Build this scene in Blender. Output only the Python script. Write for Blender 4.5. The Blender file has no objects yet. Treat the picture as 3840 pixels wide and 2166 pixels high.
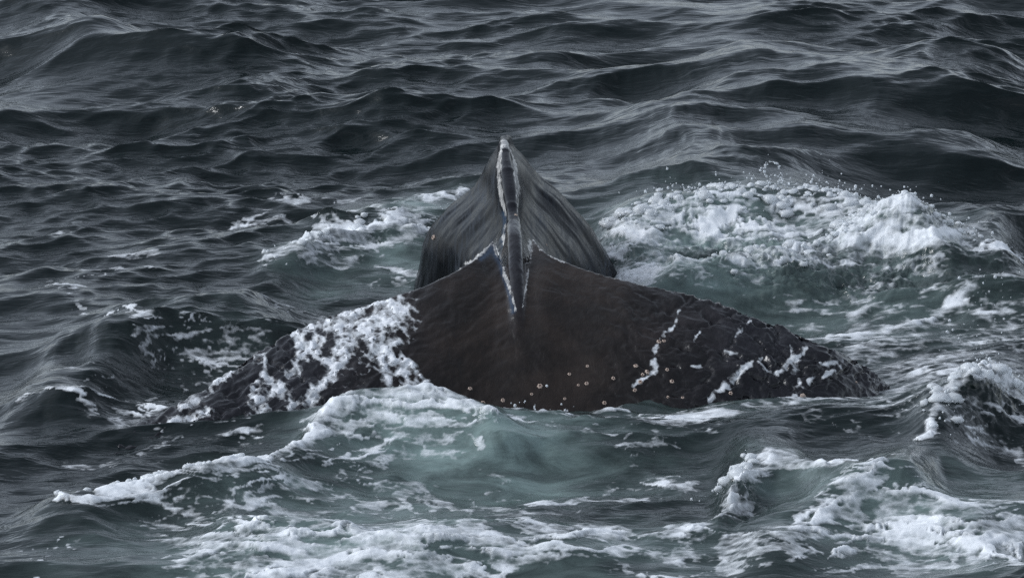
import bpy, math, random
import numpy as np

sc = bpy.context.scene
C = sc.collection
random.seed(7)
RNG = np.random.default_rng(11)

# ------------------------------------------------------------------ camera
TH = math.radians(15.0)
DIST = 30.0
WID = 5.9                       # metres across the frame at DIST
FPX = 3840 * DIST / WID
CY, CZ = -DIST * math.cos(TH), DIST * math.sin(TH)
SN, CS = math.sin(TH), math.cos(TH)

cam_d = bpy.data.cameras.new('camera')
cam = bpy.data.objects.new('camera', cam_d)
C.objects.link(cam)
cam.location = (0, CY, CZ)
cam.rotation_euler = (math.pi / 2 - TH, 0, 0)
cam_d.sensor_width = 36
cam_d.lens = 36 * DIST / WID
cam_d.clip_start = 0.5
cam_d.clip_end = 9000
sc.camera = cam

# ------------------------------------------------------------------ sky, sun, exposure
SUN_EL, SUN_AZ = math.radians(37), math.radians(-92)     # azimuth from +Y, negative = to the left
w = bpy.data.worlds.new('World')
sc.world = w
w.use_nodes = True
nt = w.node_tree
bg = nt.nodes['Background']
sky = nt.nodes.new('ShaderNodeTexSky')
sky.sky_type = 'NISHITA'
sky.sun_disc = False
sky.sun_elevation = SUN_EL
sky.sun_rotation = SUN_AZ
sky.air_density = 1.0
sky.dust_density = 1.2
sky.ozone_density = 1.0
hsv = nt.nodes.new('ShaderNodeHueSaturation')
hsv.inputs['Saturation'].default_value = 0.25
nt.links.new(sky.outputs[0], hsv.inputs['Color'])
# a broken overcast: soft mottling of the whole sky
ctc = nt.nodes.new('ShaderNodeTexCoord')
cno = nt.nodes.new('ShaderNodeTexNoise')
cno.inputs['Scale'].default_value = 3.4; cno.inputs['Detail'].default_value = 5; cno.inputs['Roughness'].default_value = .55
nt.links.new(ctc.outputs['Generated'], cno.inputs['Vector'])
cmr = nt.nodes.new('ShaderNodeMapRange')
cmr.inputs[1].default_value = .3; cmr.inputs[2].default_value = .7; cmr.inputs[3].default_value = .6; cmr.inputs[4].default_value = 1.4
nt.links.new(cno.outputs['Fac'], cmr.inputs[0])
cmx = nt.nodes.new('ShaderNodeVectorMath'); cmx.operation = 'SCALE'
nt.links.new(hsv.outputs[0], cmx.inputs[0]); nt.links.new(cmr.outputs[0], cmx.inputs['Scale'])
ctn = nt.nodes.new('ShaderNodeVectorMath'); ctn.operation = 'MULTIPLY'
ctn.inputs[1].default_value = (0.91, 0.985, 1.08)          # cold overcast daylight
nt.links.new(cmx.outputs[0], ctn.inputs[0])
nt.links.new(ctn.outputs[0], bg.inputs[0])
bg.inputs[1].default_value = 0.15

sl = bpy.data.lights.new('sun', 'SUN')
sl.energy = 1.0
sl.angle = math.radians(14)
sl.color = (0.97, 0.985, 1.0)
so = bpy.data.objects.new('sun', sl)
C.objects.link(so)
so.rotation_euler = (math.pi / 2 - SUN_EL, 0, math.pi - SUN_AZ)
sc.view_settings.view_transform = 'Standard'
sc.view_settings.look = 'None'
sc.view_settings.gamma = 1
sc.view_settings.use_curve_mapping = False
sc.view_settings.exposure = 0.42
sc.cycles.use_denoising = False
sc.cycles.max_bounces = 6

# ------------------------------------------------------------------ numeric helpers
F = np.float32

def at(px, py, z=0.0):
    """photo pixel -> world point on the level z"""
    a, b = (px - 1920) / FPX, (1083 - py) / FPX
    dx, dy, dz = a, CS + b * SN, -SN + b * CS
    t = (z - CZ) / dz
    return dx * t, CY + dy * t, z

def aty(px, py, y):
    a, b = (px - 1920) / FPX, (1083 - py) / FPX
    dx, dy, dz = a, CS + b * SN, -SN + b * CS
    t = (y - CY) / dy
    return dx * t, y, CZ + dz * t

def sstep(a, b, x):
    t = np.clip((x - a) / (b - a), 0, 1)
    return t * t * (3 - 2 * t)

_ang = np.linspace(0, 2 * np.pi, 257)[:256]
_GX, _GY = np.cos(_ang).astype(F), np.sin(_ang).astype(F)

def _hash(xi, yi, seed):
    h = xi.astype(np.uint32) * np.uint32(374761393) + yi.astype(np.uint32) * np.uint32(668265263) + np.uint32((seed * 2246822519) & 0xffffffff)
    h = (h ^ (h >> np.uint32(13))) * np.uint32(1274126177)
    return h ^ (h >> np.uint32(16))

def pn(x, y, seed=0):
    """gradient noise about -1..1"""
    x = np.asarray(x, F); y = np.asarray(y, F)
    fx, fy = np.floor(x), np.floor(y)
    xi, yi = fx.astype(np.int32), fy.astype(np.int32)
    xf, yf = x - fx, y - fy
    u = xf * xf * xf * (xf * (xf * 6 - 15) + 10)
    v = yf * yf * yf * (yf * (yf * 6 - 15) + 10)
    def g(dx, dy):
        h = _hash(xi + dx, yi + dy, seed) & np.uint32(255)
        return _GX[h] * (xf - dx) + _GY[h] * (yf - dy)
    a = g(0, 0); b = g(1, 0); c = g(0, 1); d = g(1, 1)
    ab = a + u * (b - a)
    cd = c + u * (d - c)
    return (ab + v * (cd - ab)) * F(1.5)

def fbm(x, y, o=4, seed=0, gain=0.5, lac=2.03):
    s = np.zeros(np.shape(x), F); a = 1.0; f = 1.0; tot = 0
    for i in range(o):
        s += F(a) * pn(x * F(f) + 13.7 * i, y * F(f) - 7.3 * i, seed + i * 17)
        tot += a; a *= gain; f *= lac
    return s / F(tot)

def billow(x, y, o=3, seed=0, gain=0.5):
    s = np.zeros(np.shape(x), F); a = 1.0; f = 1.0; tot = 0
    for i in range(o):
        s += F(a) * np.abs(pn(x * F(f) + 3.1 * i, y * F(f) + 5.3 * i, seed + i * 29))
        tot += a; a *= gain; f *= 2.1
    return s / F(tot)

def worley(x, y, seed=0):
    """F1, F2 of a jittered cell grid"""
    x = np.asarray(x, F); y = np.asarray(y, F)
    fx, fy = np.floor(x), np.floor(y)
    xi, yi = fx.astype(np.int32), fy.astype(np.int32)
    xf, yf = x - fx, y - fy
    f1 = np.full(x.shape, 9, F); f2 = np.full(x.shape, 9, F)
    for dx in (-1, 0, 1):
        for dy in (-1, 0, 1):
            h = _hash(xi + dx, yi + dy, seed)
            qx = (h & np.uint32(1023)).astype(F) / F(1023) + dx - xf
            qy = ((h >> np.uint32(10)) & np.uint32(1023)).astype(F) / F(1023) + dy - yf
            d = qx * qx + qy * qy
            f2 = np.minimum(np.maximum(f1, d), f2)
            f1 = np.minimum(f1, d)
    return np.sqrt(f1), np.sqrt(f2)

def rank(a):
    q = np.linspace(0, 1, 400)
    return np.interp(a, np.quantile(a[::37], q), q).astype(F)

def gsmooth(a, n):
    k = np.hanning(2 * n + 3)[1:-1]; k /= k.sum()
    p = np.concatenate([2 * a[0] - a[n:0:-1], a, 2 * a[-1] - a[-2:-n - 2:-1]])
    return np.convolve(p, k, 'valid')

def link(name, me, mat=None, parent=None, **props):
    o = bpy.data.objects.new(name, me)
    C.objects.link(o)
    if mat: me.materials.append(mat)
    if parent: o.parent = parent
    for k, v in props.items(): o[k] = v
    return o

def mesh_np(name, co, quads=None, smooth=True, tris=None):
    me = bpy.data.meshes.new(name)
    fc = quads if quads is not None else tris
    k = fc.shape[1]
    me.vertices.add(len(co))
    me.vertices.foreach_set('co', np.ascontiguousarray(co, F).ravel())
    me.loops.add(fc.size)
    me.loops.foreach_set('vertex_index', np.ascontiguousarray(fc, np.int32).ravel())
    me.polygons.add(len(fc))
    me.polygons.foreach_set('loop_start', np.arange(0, fc.size, k, dtype=np.int32))
    me.polygons.foreach_set('loop_total', np.full(len(fc), k, np.int32))
    if smooth:
        me.polygons.foreach_set('use_smooth', np.ones(len(fc), bool))
    me.update(calc_edges=True)
    return me

def attr(me, name, val):
    a = me.attributes.new(name, 'FLOAT', 'POINT')
    a.data.foreach_set('value', np.ascontiguousarray(val, F).ravel())

def gridquads(nr, nc, wrap=False):
    i = np.arange(nr - 1)[:, None]; j = np.arange(nc if wrap else nc - 1)[None, :]
    j2 = (j + 1) % nc
    return np.stack([i * nc + j, i * nc + j2, (i + 1) * nc + j2, (i + 1) * nc + j], -1).reshape(-1, 4)

# ------------------------------------------------------------------ material helpers
class NT:
    def __init__(s, name):
        s.m = bpy.data.materials.new(name); s.m.use_nodes = True
        s.t = s.m.node_tree; s.b = s.t.nodes['Principled BSDF']; s.out = s.t.nodes['Material Output']
    def n(s, typ, **kw):
        x = s.t.nodes.new(typ)
        for k, v in kw.items():
            if k.startswith('i_'): x.inputs[k[2:].replace('_', ' ')].default_value = v
            else: setattr(x, k, v)
        return x
    def l(s, a, b): s.t.links.new(a, b)
    def attr(s, name): return s.n('ShaderNodeAttribute', attribute_name=name).outputs['Fac']
    def coord(s): return s.n('ShaderNodeTexCoord').outputs['Object']
    def mapping(s, vec, scale=(1, 1, 1), rot=(0, 0, 0)):
        m = s.n('ShaderNodeMapping'); m.inputs['Scale'].default_value = scale; m.inputs['Rotation'].default_value = rot
        s.l(vec, m.inputs[0]); return m.outputs[0]
    def noise(s, vec, scale, detail=4, rough=0.55, dist=0.0):
        x = s.n('ShaderNodeTexNoise'); x.inputs['Scale'].default_value = scale; x.inputs['Detail'].default_value = detail
        x.inputs['Roughness'].default_value = rough; x.inputs['Distortion'].default_value = dist
        s.l(vec, x.inputs['Vector']); return x.outputs['Fac']
    def math(s, op, a, b=None, c=None):
        x = s.n('ShaderNodeMath', operation=op)
        for i, v in enumerate((a, b, c)):
            if v is None: continue
            if isinstance(v, (int, float)): x.inputs[i].default_value = v
            else: s.l(v, x.inputs[i])
        return x.outputs[0]
    def ramp(s, v, a, b, lo=0.0, hi=1.0):
        x = s.n('ShaderNodeMapRange', interpolation_type='SMOOTHSTEP')
        s.l(v, x.inputs[0]); x.inputs[1].default_value = a; x.inputs[2].default_value = b
        x.inputs[3].default_value = lo; x.inputs[4].default_value = hi
        return x.outputs[0]
    def mix(s, f, a, b):
        x = s.n('ShaderNodeMix', data_type='RGBA')
        for sock, v in ((x.inputs[0], f), (x.inputs[6], a), (x.inputs[7], b)):
            if isinstance(v, (int, float)): sock.default_value = v
            elif isinstance(v, tuple): sock.default_value = (*v, 1)
            else: s.l(v, sock)
        return x.outputs[2]
    def bump(s, h, strength, dist, normal=None):
        x = s.n('ShaderNodeBump'); x.inputs['Strength'].default_value = strength; x.inputs['Distance'].default_value = dist
        s.l(h, x.inputs['Height'])
        if normal is not None: s.l(normal, x.inputs['Normal'])
        return x.outputs[0]

# ---- sea water with foam
def sea_material():
    t = NT('sea_water')
    co = t.coord()
    foam, aer, calm = t.attr('foam'), t.attr('aerated'), t.attr('ripple')
    fine = t.noise(t.mapping(co, (1, 1.6, 1)), 30, 6, 0.7)
    fv = t.math('ADD', foam, t.math('MULTIPLY', t.math('SUBTRACT', fine, 0.5), 0.45))
    vo = t.n('ShaderNodeTexVoronoi'); vo.inputs['Scale'].default_value = 17; vo.inputs['Randomness'].default_value = 1
    t.l(t.mapping(t.n('ShaderNodeTexCoord').outputs['Object'], (.75, 1.5, 1.5)), vo.inputs['Vector'])
    wob = t.math('ADD', vo.outputs['Distance'], t.math('MULTIPLY', t.math('SUBTRACT', fine, .5), .5))
    hole = t.math('MULTIPLY', t.math('SUBTRACT', wob, .46), t.math('SUBTRACT', 1.1, foam))
    fv = t.math('ADD', fv, t.math('MULTIPLY', hole, t.ramp(foam, .02, .25, 0, .75)))
    fmask = t.ramp(fv, 0.12, 0.95)
    # water body
    deep, green = (0.0020, 0.0060, 0.0062), (0.19, 0.255, 0.242)
    an = t.math('MULTIPLY', aer, t.ramp(t.noise(t.mapping(co, (.6, 1.5, 1)), 4, 6, 0.65, .8), 0.3, 0.7, 0.35, 1.15))
    wc = t.mix(an, deep, green)
    foamc = t.mix(t.ramp(t.noise(co, 18, 4, 0.6), 0.3, 0.7), (0.66, 0.685, 0.71), (0.82, 0.835, 0.85))
    t.l(t.mix(fmask, wc, foamc), t.b.inputs['Base Color'])
    t.l(t.ramp(fmask, 0, 1, 0.045, 0.62), t.b.inputs['Roughness'])
    t.b.inputs['IOR'].default_value = 1.33
    t.l(t.ramp(fmask, 0, 1, 0.5, 0.2), t.b.inputs['Specular IOR Level'])
    # ripples: two stretched noises
    r1 = t.noise(t.mapping(co, (0.27, 1, 1), (0, 0, 0.16)), 11, 5, 0.5, 0.5)
    r2 = t.noise(t.mapping(co, (0.28, 1, 1), (0, 0, -0.18)), 30, 3, 0.5, 0.3)
    rip = t.math('ADD', t.math('MULTIPLY', r1, 1.0), t.math('MULTIPLY', r2, 0.25))
    rip = t.math('MULTIPLY', rip, calm)
    fb = t.math('MULTIPLY', t.math('ADD', t.noise(co, 30, 5, 0.65), t.math('MULTIPLY', fine, 0.5)), fmask)
    nb = t.bump(rip, 1.0, 0.015)
    nb = t.bump(fb, 0.35, 0.010, nb)
    t.l(nb, t.b.inputs['Normal'])
    return t.m

# ------------------------------------------------------------------ the whale
FK = WID / 3840 * 27.8 / 30      # metres per photo pixel on the flukes
PK = WID / 3840 * 29.4 / 30      # and on the tail stock
def fl(px, py): return ((px - 1920) * FK, (1083 - py) * FK)

LEAD = [  # px, py, z along the leading edge, left tip to right tip, with the notch where the stock comes in
 (260, 1690, -.08), (330, 1662, -.02), (425, 1625, .015), (501, 1588, .045), (602, 1545, .085), (678, 1504, .12), (778, 1449, .165), (854, 1398, .205),
 (905, 1353, .24), (955, 1322, .27), (1006, 1292, .295), (1081, 1252, .33), (1157, 1217, .365), (1258, 1174, .41), (1359, 1146, .445),
 (1460, 1118, .48), (1561, 1080, .52), (1636, 1050, .55), (1710, 1012, .585), (1775, 968, .62), (1815, 930, .645), (1846, 897, .66),
 (1885, 860, .688), (1922, 835, .703), (1960, 852, .692), (1997, 886, .66),
 (2022, 918, .645), (2052, 946, .625), (2092, 970, .60), (2143, 989, .58), (2247, 1026, .545), (2329, 1049, .52), (2407, 1067, .495),
 (2503, 1085, .47), (2629, 1119, .43), (2730, 1146, .40), (2831, 1187, .355), (2932, 1222, .31), (3007, 1252, .275), (3083, 1288, .24),
 (3159, 1320, .17), (3220, 1354, .10), (3275, 1394, .035), (3320, 1434, -.03), (3365, 1482, -.10), (3400, 1530, -.17)]
NOTCH = [(1840, 872), (1868, 945), (1890, 1005), (1912, 1065), (1930, 1115), (1946, 1150), (1960, 1115), (1972, 1050), (1984, 975), (2002, 866)]
WATER = [(330, 1690), (600, 1665), (800, 1660), (1000, 1650), (1200, 1625), (1500, 1588), (1800, 1560), (1950, 1558), (2200, 1550),
         (2600, 1545), (3007, 1525), (3159, 1505), (3235, 1475), (3310, 1440)]

def build_fluke():
    L = np.array([at(*p) for p in LEAD])
    seg = np.r_[0, np.cumsum(np.linalg.norm(np.diff(L, axis=0), axis=1))]
    s = np.unique(np.r_[np.linspace(0, seg[-1], 150), seg])
    P = np.stack([np.interp(s, seg, L[:, k]) for k in range(3)], 1)
    ss = np.linspace(0, seg[-1], 900)
    Ls = np.stack([gsmooth(np.interp(ss, seg, L[:, k]), 14) for k in range(3)], 1)
    near0 = (sstep(.5, .12, np.abs(Ls[:, 0] - .02)))[:, None]
    Lw2 = np.stack([gsmooth(Ls[:, k], 20) for k in range(3)], 1)
    Ls = Ls * (1 - near0) + Lw2 * near0
    L, seg = Ls, ss
    s = np.linspace(0, seg[-1], 190)
    P = np.stack([np.interp(s, seg, L[:, k]) for k in range(3)], 1)
    W = np.array([at(px, py, 0) for px, py in WATER])
    wx_ = np.linspace(W[0, 0], W[-1, 0], 500)
    W = np.stack([wx_, gsmooth(np.interp(wx_, W[:, 0], W[:, 1]), 30), wx_ * 0], 1)
    nc = 40
    s = np.unique(np.r_[s, np.linspace(np.interp(-.13, P[:, 0], s), np.interp(.14, P[:, 0], s), 60)])
    P = np.stack([np.interp(s, seg, L[:, k]) for k in range(3)], 1)
    rows_u, rows_l = [], []
    c = np.linspace(0, 1, nc) ** 1.4
    def chord(p, t):
        wy = np.interp(p[0], W[:, 0], W[:, 1])
        d = np.array([p[0], wy, -0.02]) - p
        n0 = np.linalg.norm(d)
        if n0 < 0.12 or p[2] < 0.02:
            d = np.array([0, -0.25, -0.12]) if p[2] < .02 else d / n0 * .14
        span = abs(p[0] - 0.02)
        tm = np.interp(span, [0, .4, 1.0, 1.7, 2.1], [.17, .15, .11, .055, .018])
        bul = np.interp(span, [0, .15, .6, 1.4, 2.1], [.058, .059, .068, .05, .015]) + .075 * math.exp(-((p[0] - .03) / .17) ** 2)
        nrm = np.array([0, d[2], -d[1]]); nrm /= np.linalg.norm(nrm)
        return p[None] + t[:, None] * d[None] + (bul * np.sin(np.clip(t, 0, 1) * np.pi) ** 0.8)[:, None] * nrm, nrm, tm
    def to_py(q):
        r = q - np.array([0, CY, CZ])
        return 1083 - (r[:, 1] * SN + r[:, 2] * CS) / (r[:, 1] * CS - r[:, 2] * SN) * FPX
    tt = np.linspace(0, 1.2, 240)
    nx = np.array([(q[0] - 1920) * FK for q in NOTCH]); ny = np.array([q[1] for q in NOTCH])
    mid = P[np.argmin(np.abs(P[:, 0] - .05))]
    q = chord(mid, tt)[0]
    spine = [(x_, *[float(np.interp(v, to_py(q), q[:, k])) for k in (1, 2)]) for x_, v in ((.013, 905), (.019, 980), (.024, 1065), (.028, 1150), (.029, 1240), (.028, 1330), (.028, 1400))]
    for p in P:
        t0 = 0.0
        if nx[0] < p[0] < nx[-1]:
            v = np.interp(p[0], nx, ny)
            yy = to_py(chord(p, tt)[0])
            k = int(np.argmax(yy > v)); t0 = float(tt[k])
        t = t0 + c * (1.45 - t0)
        up_, nrm, tm = chord(p, t)
        th = tm * (1.9 * np.sqrt(c) * (1 - c) ** .9 + .02)
        rows_u.append(up_)
        rows_l.append(up_ - th[:, None] * nrm)
    U, Lw = np.array(rows_u), np.array(rows_l)
    ns = len(P)
    ring = np.concatenate([U, Lw[:, ::-1]], 1)
    nr = ring.shape[1]
    q = gridquads(ns, nr, True)
    co = ring.reshape(-1, 3)
    caps = [list(range(nr))[::-1], [(ns - 1) * nr + i for i in range(nr)]]
    return co, q.tolist() + caps, spine

CREST = [  # the ridge line ahead of the flukes: px, py, y
 (1925, 800, -1.12),
 (1913, 700, -.82), (1900, 600, -.48), (1891, 535, -.22), (1886, 512, -.02)]
BACK = [(-.02, .855, .25), (-.03, .68, .55), (-.03, .40, .9), (-.03, 0.0, 1.3), (-.03, -.4, 1.7)]

def build_stock(spine):
    low = [(x, y, z + o) for (x, y, z), o in zip(spine[::-1], (-.035, -.010, .012, .032, .046, .055, .062))]
    pts = low + [aty(*p) for p in CREST] + [(x, y, z) for x, z, y in BACK]
    pts = np.array(pts)
    ys = np.linspace(pts[0, 1], pts[-1, 1], 130)
    xc = gsmooth(np.interp(ys, pts[:, 1], pts[:, 0]), 5)
    zc = gsmooth(np.interp(ys, pts[:, 1], pts[:, 2]), 4)
    kn = 0.004 * (0.5 + 0.5 * np.sin(ys * 19 + 2 * np.sin(ys * 5))) ** 3 * sstep(-1.9, -1.2, ys)
    zc = zc + kn
    kf = gsmooth(np.interp(ys, [-2.24, -1.9, -1.4, -.75, -.45, -.15, .08, .4, 2.2], [.20, .24, .28, .34, .50, .84, 1.0, 1.03, 1.06]), 6)
    d = np.r_[0, .004, .012, .026, .050, .066, .085, .11, .15, .20, .27, .35, .44, .54, .66, .80, .92, 1.02, 1.1]
    wl = np.r_[0, .020, .033, .042, .046, .052, .062, .076, .101, .136, .186, .252, .335, .405, .468, .52, .55, .52, .3]
    wr = np.r_[0, .020, .033, .042, .047, .056, .071, .094, .128, .174, .236, .312, .396, .495, .588, .675, .72, .68, .4]
    rows = []
    for x, y, z, k in zip(xc, ys, zc, kf):
        kr = np.interp(y, [-.7, -.15], [1, .62])
        kk = np.interp(d, [0, .045, .12, 2], [kr, kr, k * .5 + .5, k])
        sh = 0.45 if y < -1.6 else 1.0
        l = np.stack([x - wl * kk, np.full_like(d, y), z - d], 1)
        r = np.stack([x + wr * kk, np.full_like(d, y), z - d], 1)
        rows.append(np.concatenate([l[::-1], r[1:]], 0))
    R = np.array(rows)
    ns, nr = R.shape[:2]
    q = gridquads(ns, nr, True)
    caps = [list(range(nr))[::-1], [(ns - 1) * nr + i for i in range(nr)]]
    return R.reshape(-1, 3), q.tolist() + caps

def whale_material():
    t = NT('whale_skin')
    co = t.coord()
    scar_rimlight, stock, blue, wet = t.attr('scar_rimlight'), t.attr('stock'), t.attr('blue'), t.attr('side')
    big = t.noise(co, 3.2, 5, 0.6)
    fine = t.noise(co, 60, 4, 0.6)
    brown = t.mix(t.ramp(big, .35, .7), (0.009, 0.0062, 0.0047), (0.024, 0.0165, 0.0125))
    slate = t.mix(t.ramp(big, .35, .7), (0.005, 0.005, 0.0068), (0.015, 0.0146, 0.0185))
    skin = t.mix(wet, brown, slate)
    # streaks where water runs down the flanks of the stock
    st = t.noise(t.mapping(co, (42, 5, 3.0)), 1.0, 6, 0.66, .6)
    flank = t.mix(t.math('MULTIPLY', t.ramp(st, .40, .75), t.ramp(t.noise(co, 3.0, 4, .6), .38, .66, .25, 1.0)), (0.0045, 0.0053, 0.0065), (0.040, 0.048, 0.060))
    skin = t.mix(stock, skin, flank)
    skin = t.mix(t.math('MULTIPLY', t.attr('ridge'), .85), skin, (0.007, 0.007, 0.010))
    sn = t.ramp(t.math('ADD', scar_rimlight, t.math('MULTIPLY', t.math('SUBTRACT', t.noise(t.mapping(co, (30, 12, 10)), 2.0, 6, .75), .5), 2.6)), .48, .80)
    sn = t.math('MULTIPLY', sn, t.ramp(scar_rimlight, .06, .35))
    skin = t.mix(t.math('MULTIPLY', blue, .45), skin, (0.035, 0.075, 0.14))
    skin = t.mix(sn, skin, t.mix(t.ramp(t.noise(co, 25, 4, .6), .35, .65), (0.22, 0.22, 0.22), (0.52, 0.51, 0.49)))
    fo = t.math('ADD', t.attr('foam'), t.math('MULTIPLY', t.math('SUBTRACT', t.noise(t.mapping(t.mapping(co, (1, 1, 1), (0, math.radians(37), 0)), (1.3, 1, .5)), 30, 6, .7), .5), .75))
    vo = t.n('ShaderNodeTexVoronoi'); vo.inputs['Scale'].default_value = 24
    sv = t.mapping(t.mapping(co, (1, 1, 1), (0, math.radians(37), 0)), (1.25, .8, .5))
    t.l(sv, vo.inputs['Vector'])
    wob = t.math('ADD', vo.outputs['Distance'], t.math('MULTIPLY', t.math('SUBTRACT', t.noise(sv, 26, 6, .7, .6), .5), 1.3))
    hole = t.math('MULTIPLY', t.math('SUBTRACT', wob, .48), t.math('SUBTRACT', 1.25, t.attr('foam')))
    fo = t.math('ADD', fo, t.math('MULTIPLY', hole, t.ramp(t.attr('foam'), .02, .2, 0, .8)))
    fm = t.math('MULTIPLY', t.ramp(fo, .22, .80), t.ramp(t.noise(co, 11, 4, .6), .35, .62, .78, .96))
    skin = t.mix(fm, skin, (0.66, 0.68, 0.70))
    rough_f = t.ramp(fm, 0, 1, 0, .4)
    t.l(skin, t.b.inputs['Base Color'])
    rough = t.ramp(t.noise(co, 14, 4, .6), .3, .7, .13, .27)
    rough = t.math('ADD', t.math('MULTIPLY', rough, t.math('SUBTRACT', 1, stock)), t.math('MULTIPLY', t.ramp(st, .40, .66, .24, .40), stock))
    t.l(t.math('ADD', rough, rough_f), t.b.inputs['Roughness'])
    t.b.inputs['IOR'].default_value = 1.38
    wr1 = t.noise(t.mapping(co, (1.0, .6, .6), (0.5, 0.2, .5)), 22, 5, .62, .5)
    wr1 = t.math('MULTIPLY', wr1, t.math('SUBTRACT', 1, t.math('MULTIPLY', stock, .85)))
    nb = t.bump(wr1, .4, .013)
    nb = t.bump(t.math('MULTIPLY', fine, t.math('SUBTRACT', 1, stock)), .18, .004, nb)
    nb = t.bump(t.math('MULTIPLY', st, stock), .3, .006, nb)
    t.l(t.math('ADD', t.ramp(stock, 0, 1, .5, .10), t.math('MULTIPLY', t.attr('ridge'), .04)), t.b.inputs['Specular IOR Level'])
    t.l(nb, t.b.inputs['Normal'])
    return t.m

def foam_material():
    t = NT('foam')
    co = t.coord()
    v = t.noise(co, 45, 5, .65)
    t.l(t.mix(t.ramp(v, .3, .7), (0.56, 0.58, 0.61), (0.80, 0.81, 0.83)), t.b.inputs['Base Color'])
    t.b.inputs['Roughness'].default_value = .6
    t.b.inputs['Specular IOR Level'].default_value = .3
    t.l(t.bump(v, .4, .010), t.b.inputs['Normal'])
    return t.m

def poly_dist(U, V, pts):
    """distance to a polyline and the interpolated third column"""
    best = np.full(U.shape, 1e9, F); val = np.zeros(U.shape, F)
    for (a, b) in zip(pts[:-1], pts[1:]):
        ax, ay = a[0], a[1]; bx, by = b[0] - ax, b[1] - ay
        t = np.clip(((U - ax) * bx + (V - ay) * by) / (bx * bx + by * by + 1e-12), 0, 1)
        dd = np.hypot(U - ax - t * bx, V - ay - t * by)
        m = dd < best
        best = np.where(m, dd, best); val = np.where(m, a[2] + t * (b[2] - a[2]), val)
    return best, val

# foam that lies on the left fluke and the thinner threads on the right: px, py, half width px
FLUKE_FOAM = [
 [(1100, 1250, 10), (1250, 1185, 30), (1380, 1150, 50), (1460, 1150, 62), (1490, 1175, 60)],
 [(1250, 1230, 26), (1330, 1215, 60), (1430, 1215, 70), (1490, 1200, 40)],
 [(1335, 1230, 16), (1370, 1240, 30), (1410, 1285, 26), (1440, 1305, 20), (1500, 1280, 12)],
 [(1440, 1300, 24), (1490, 1350, 24), (1550, 1430, 20), (1600, 1500, 18), (1655, 1550, 18)],
 [(1400, 1300, 18), (1430, 1340, 30), (1470, 1420, 22), (1490, 1470, 20), (1560, 1560, 26)],
 [(1500, 1330, 14), (1570, 1390, 12), (1620, 1460, 10), (1670, 1545, 8)],
 [(1330, 1490, 16), (1370, 1530, 26), (1390, 1570, 20)],
 [(1310, 1240, 26), (1290, 1310, 34), (1265, 1370, 30), (1240, 1410, 18), (1190, 1450, 26), (1180, 1500, 20), (1215, 1570, 22)],
 [(1120, 1270, 18), (1170, 1320, 16), (1240, 1350, 18), (1300, 1340, 22)],
 [(985, 1330, 8), (1000, 1400, 12), (1040, 1450, 30), (1080, 1450, 26)],
 [(970, 1430, 12), (985, 1500, 34), (1010, 1560, 42), (1050, 1600, 34), (1030, 1660, 46)],
 [(1090, 1400, 14), (1130, 1330, 18), (1200, 1280, 22)],
 [(780, 1450, 12), (860, 1410, 10), (900, 1360, 8)],
 [(700, 1520, 12), (800, 1460, 14)],
 [(600, 1590, 12), (700, 1570, 18), (800, 1540, 12)],
 [(1080, 1560, 14), (1110, 1500, 10), (1090, 1450, 12)],
 # right fluke
 [(2478, 1270, 7), (2455, 1310, 9), (2450, 1350, 11), (2455, 1385, 14), (2400, 1420, 10), (2370, 1440, 8)],
 [(2555, 1160, 6), (2520, 1230, 6), (2490, 1265, 8)],
 [(2660, 1500, 5), (2720, 1440, 15), (2780, 1385, 12), (2850, 1345, 8), (2865, 1335, 4)],
 [(2965, 1295, 6), (2975, 1340, 10), (2940, 1385, 14), (2900, 1390, 8), (2840, 1360, 5)],
 [(3030, 1300, 8), (2990, 1345, 12), (2985, 1390, 14), (2990, 1440, 13), (2970, 1500, 15), (2990, 1528, 14)],
 [(3050, 1405, 8), (3010, 1450, 10)],
 [(3070, 1365, 6), (3130, 1358, 12), (3165, 1345, 10), (3160, 1385, 6)],
 [(3090, 1410, 8), (3130, 1385, 10)],
 [(2780, 1220, 7), (2760, 1260, 6), (2820, 1200, 6)],
 [(2585, 1380, 6), (2630, 1362, 8)],
 [(2720, 1300, 8), (2760, 1325, 8)],
 [(2600, 1280, 4), (2630, 1240, 5)]]

SCARS_RIMLIGHT = [  # photo pixels on the stock; fluke leading-edge lines: pale scar plus painted rim highlight
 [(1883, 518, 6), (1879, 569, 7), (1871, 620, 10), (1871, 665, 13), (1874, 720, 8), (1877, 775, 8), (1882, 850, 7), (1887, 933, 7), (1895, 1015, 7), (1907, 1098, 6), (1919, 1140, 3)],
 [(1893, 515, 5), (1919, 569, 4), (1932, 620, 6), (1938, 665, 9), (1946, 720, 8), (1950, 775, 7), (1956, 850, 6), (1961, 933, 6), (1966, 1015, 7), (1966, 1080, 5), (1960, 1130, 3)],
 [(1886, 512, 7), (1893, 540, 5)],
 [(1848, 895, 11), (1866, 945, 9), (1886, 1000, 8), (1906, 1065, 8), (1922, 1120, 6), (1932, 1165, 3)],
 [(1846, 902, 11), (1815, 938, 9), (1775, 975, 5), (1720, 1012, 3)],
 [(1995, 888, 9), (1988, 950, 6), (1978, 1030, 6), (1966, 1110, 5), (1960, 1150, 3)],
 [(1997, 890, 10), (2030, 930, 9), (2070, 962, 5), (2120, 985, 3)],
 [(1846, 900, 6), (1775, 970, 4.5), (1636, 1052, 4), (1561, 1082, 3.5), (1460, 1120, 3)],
 [(1997, 888, 5), (2052, 948, 4), (2143, 991, 4), (2247, 1028, 4), (2407, 1069, 4), (2503, 1087, 3.5), (2629, 1121, 3), (2831, 1189, 2.5), (3007, 1254, 2)]]
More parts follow.
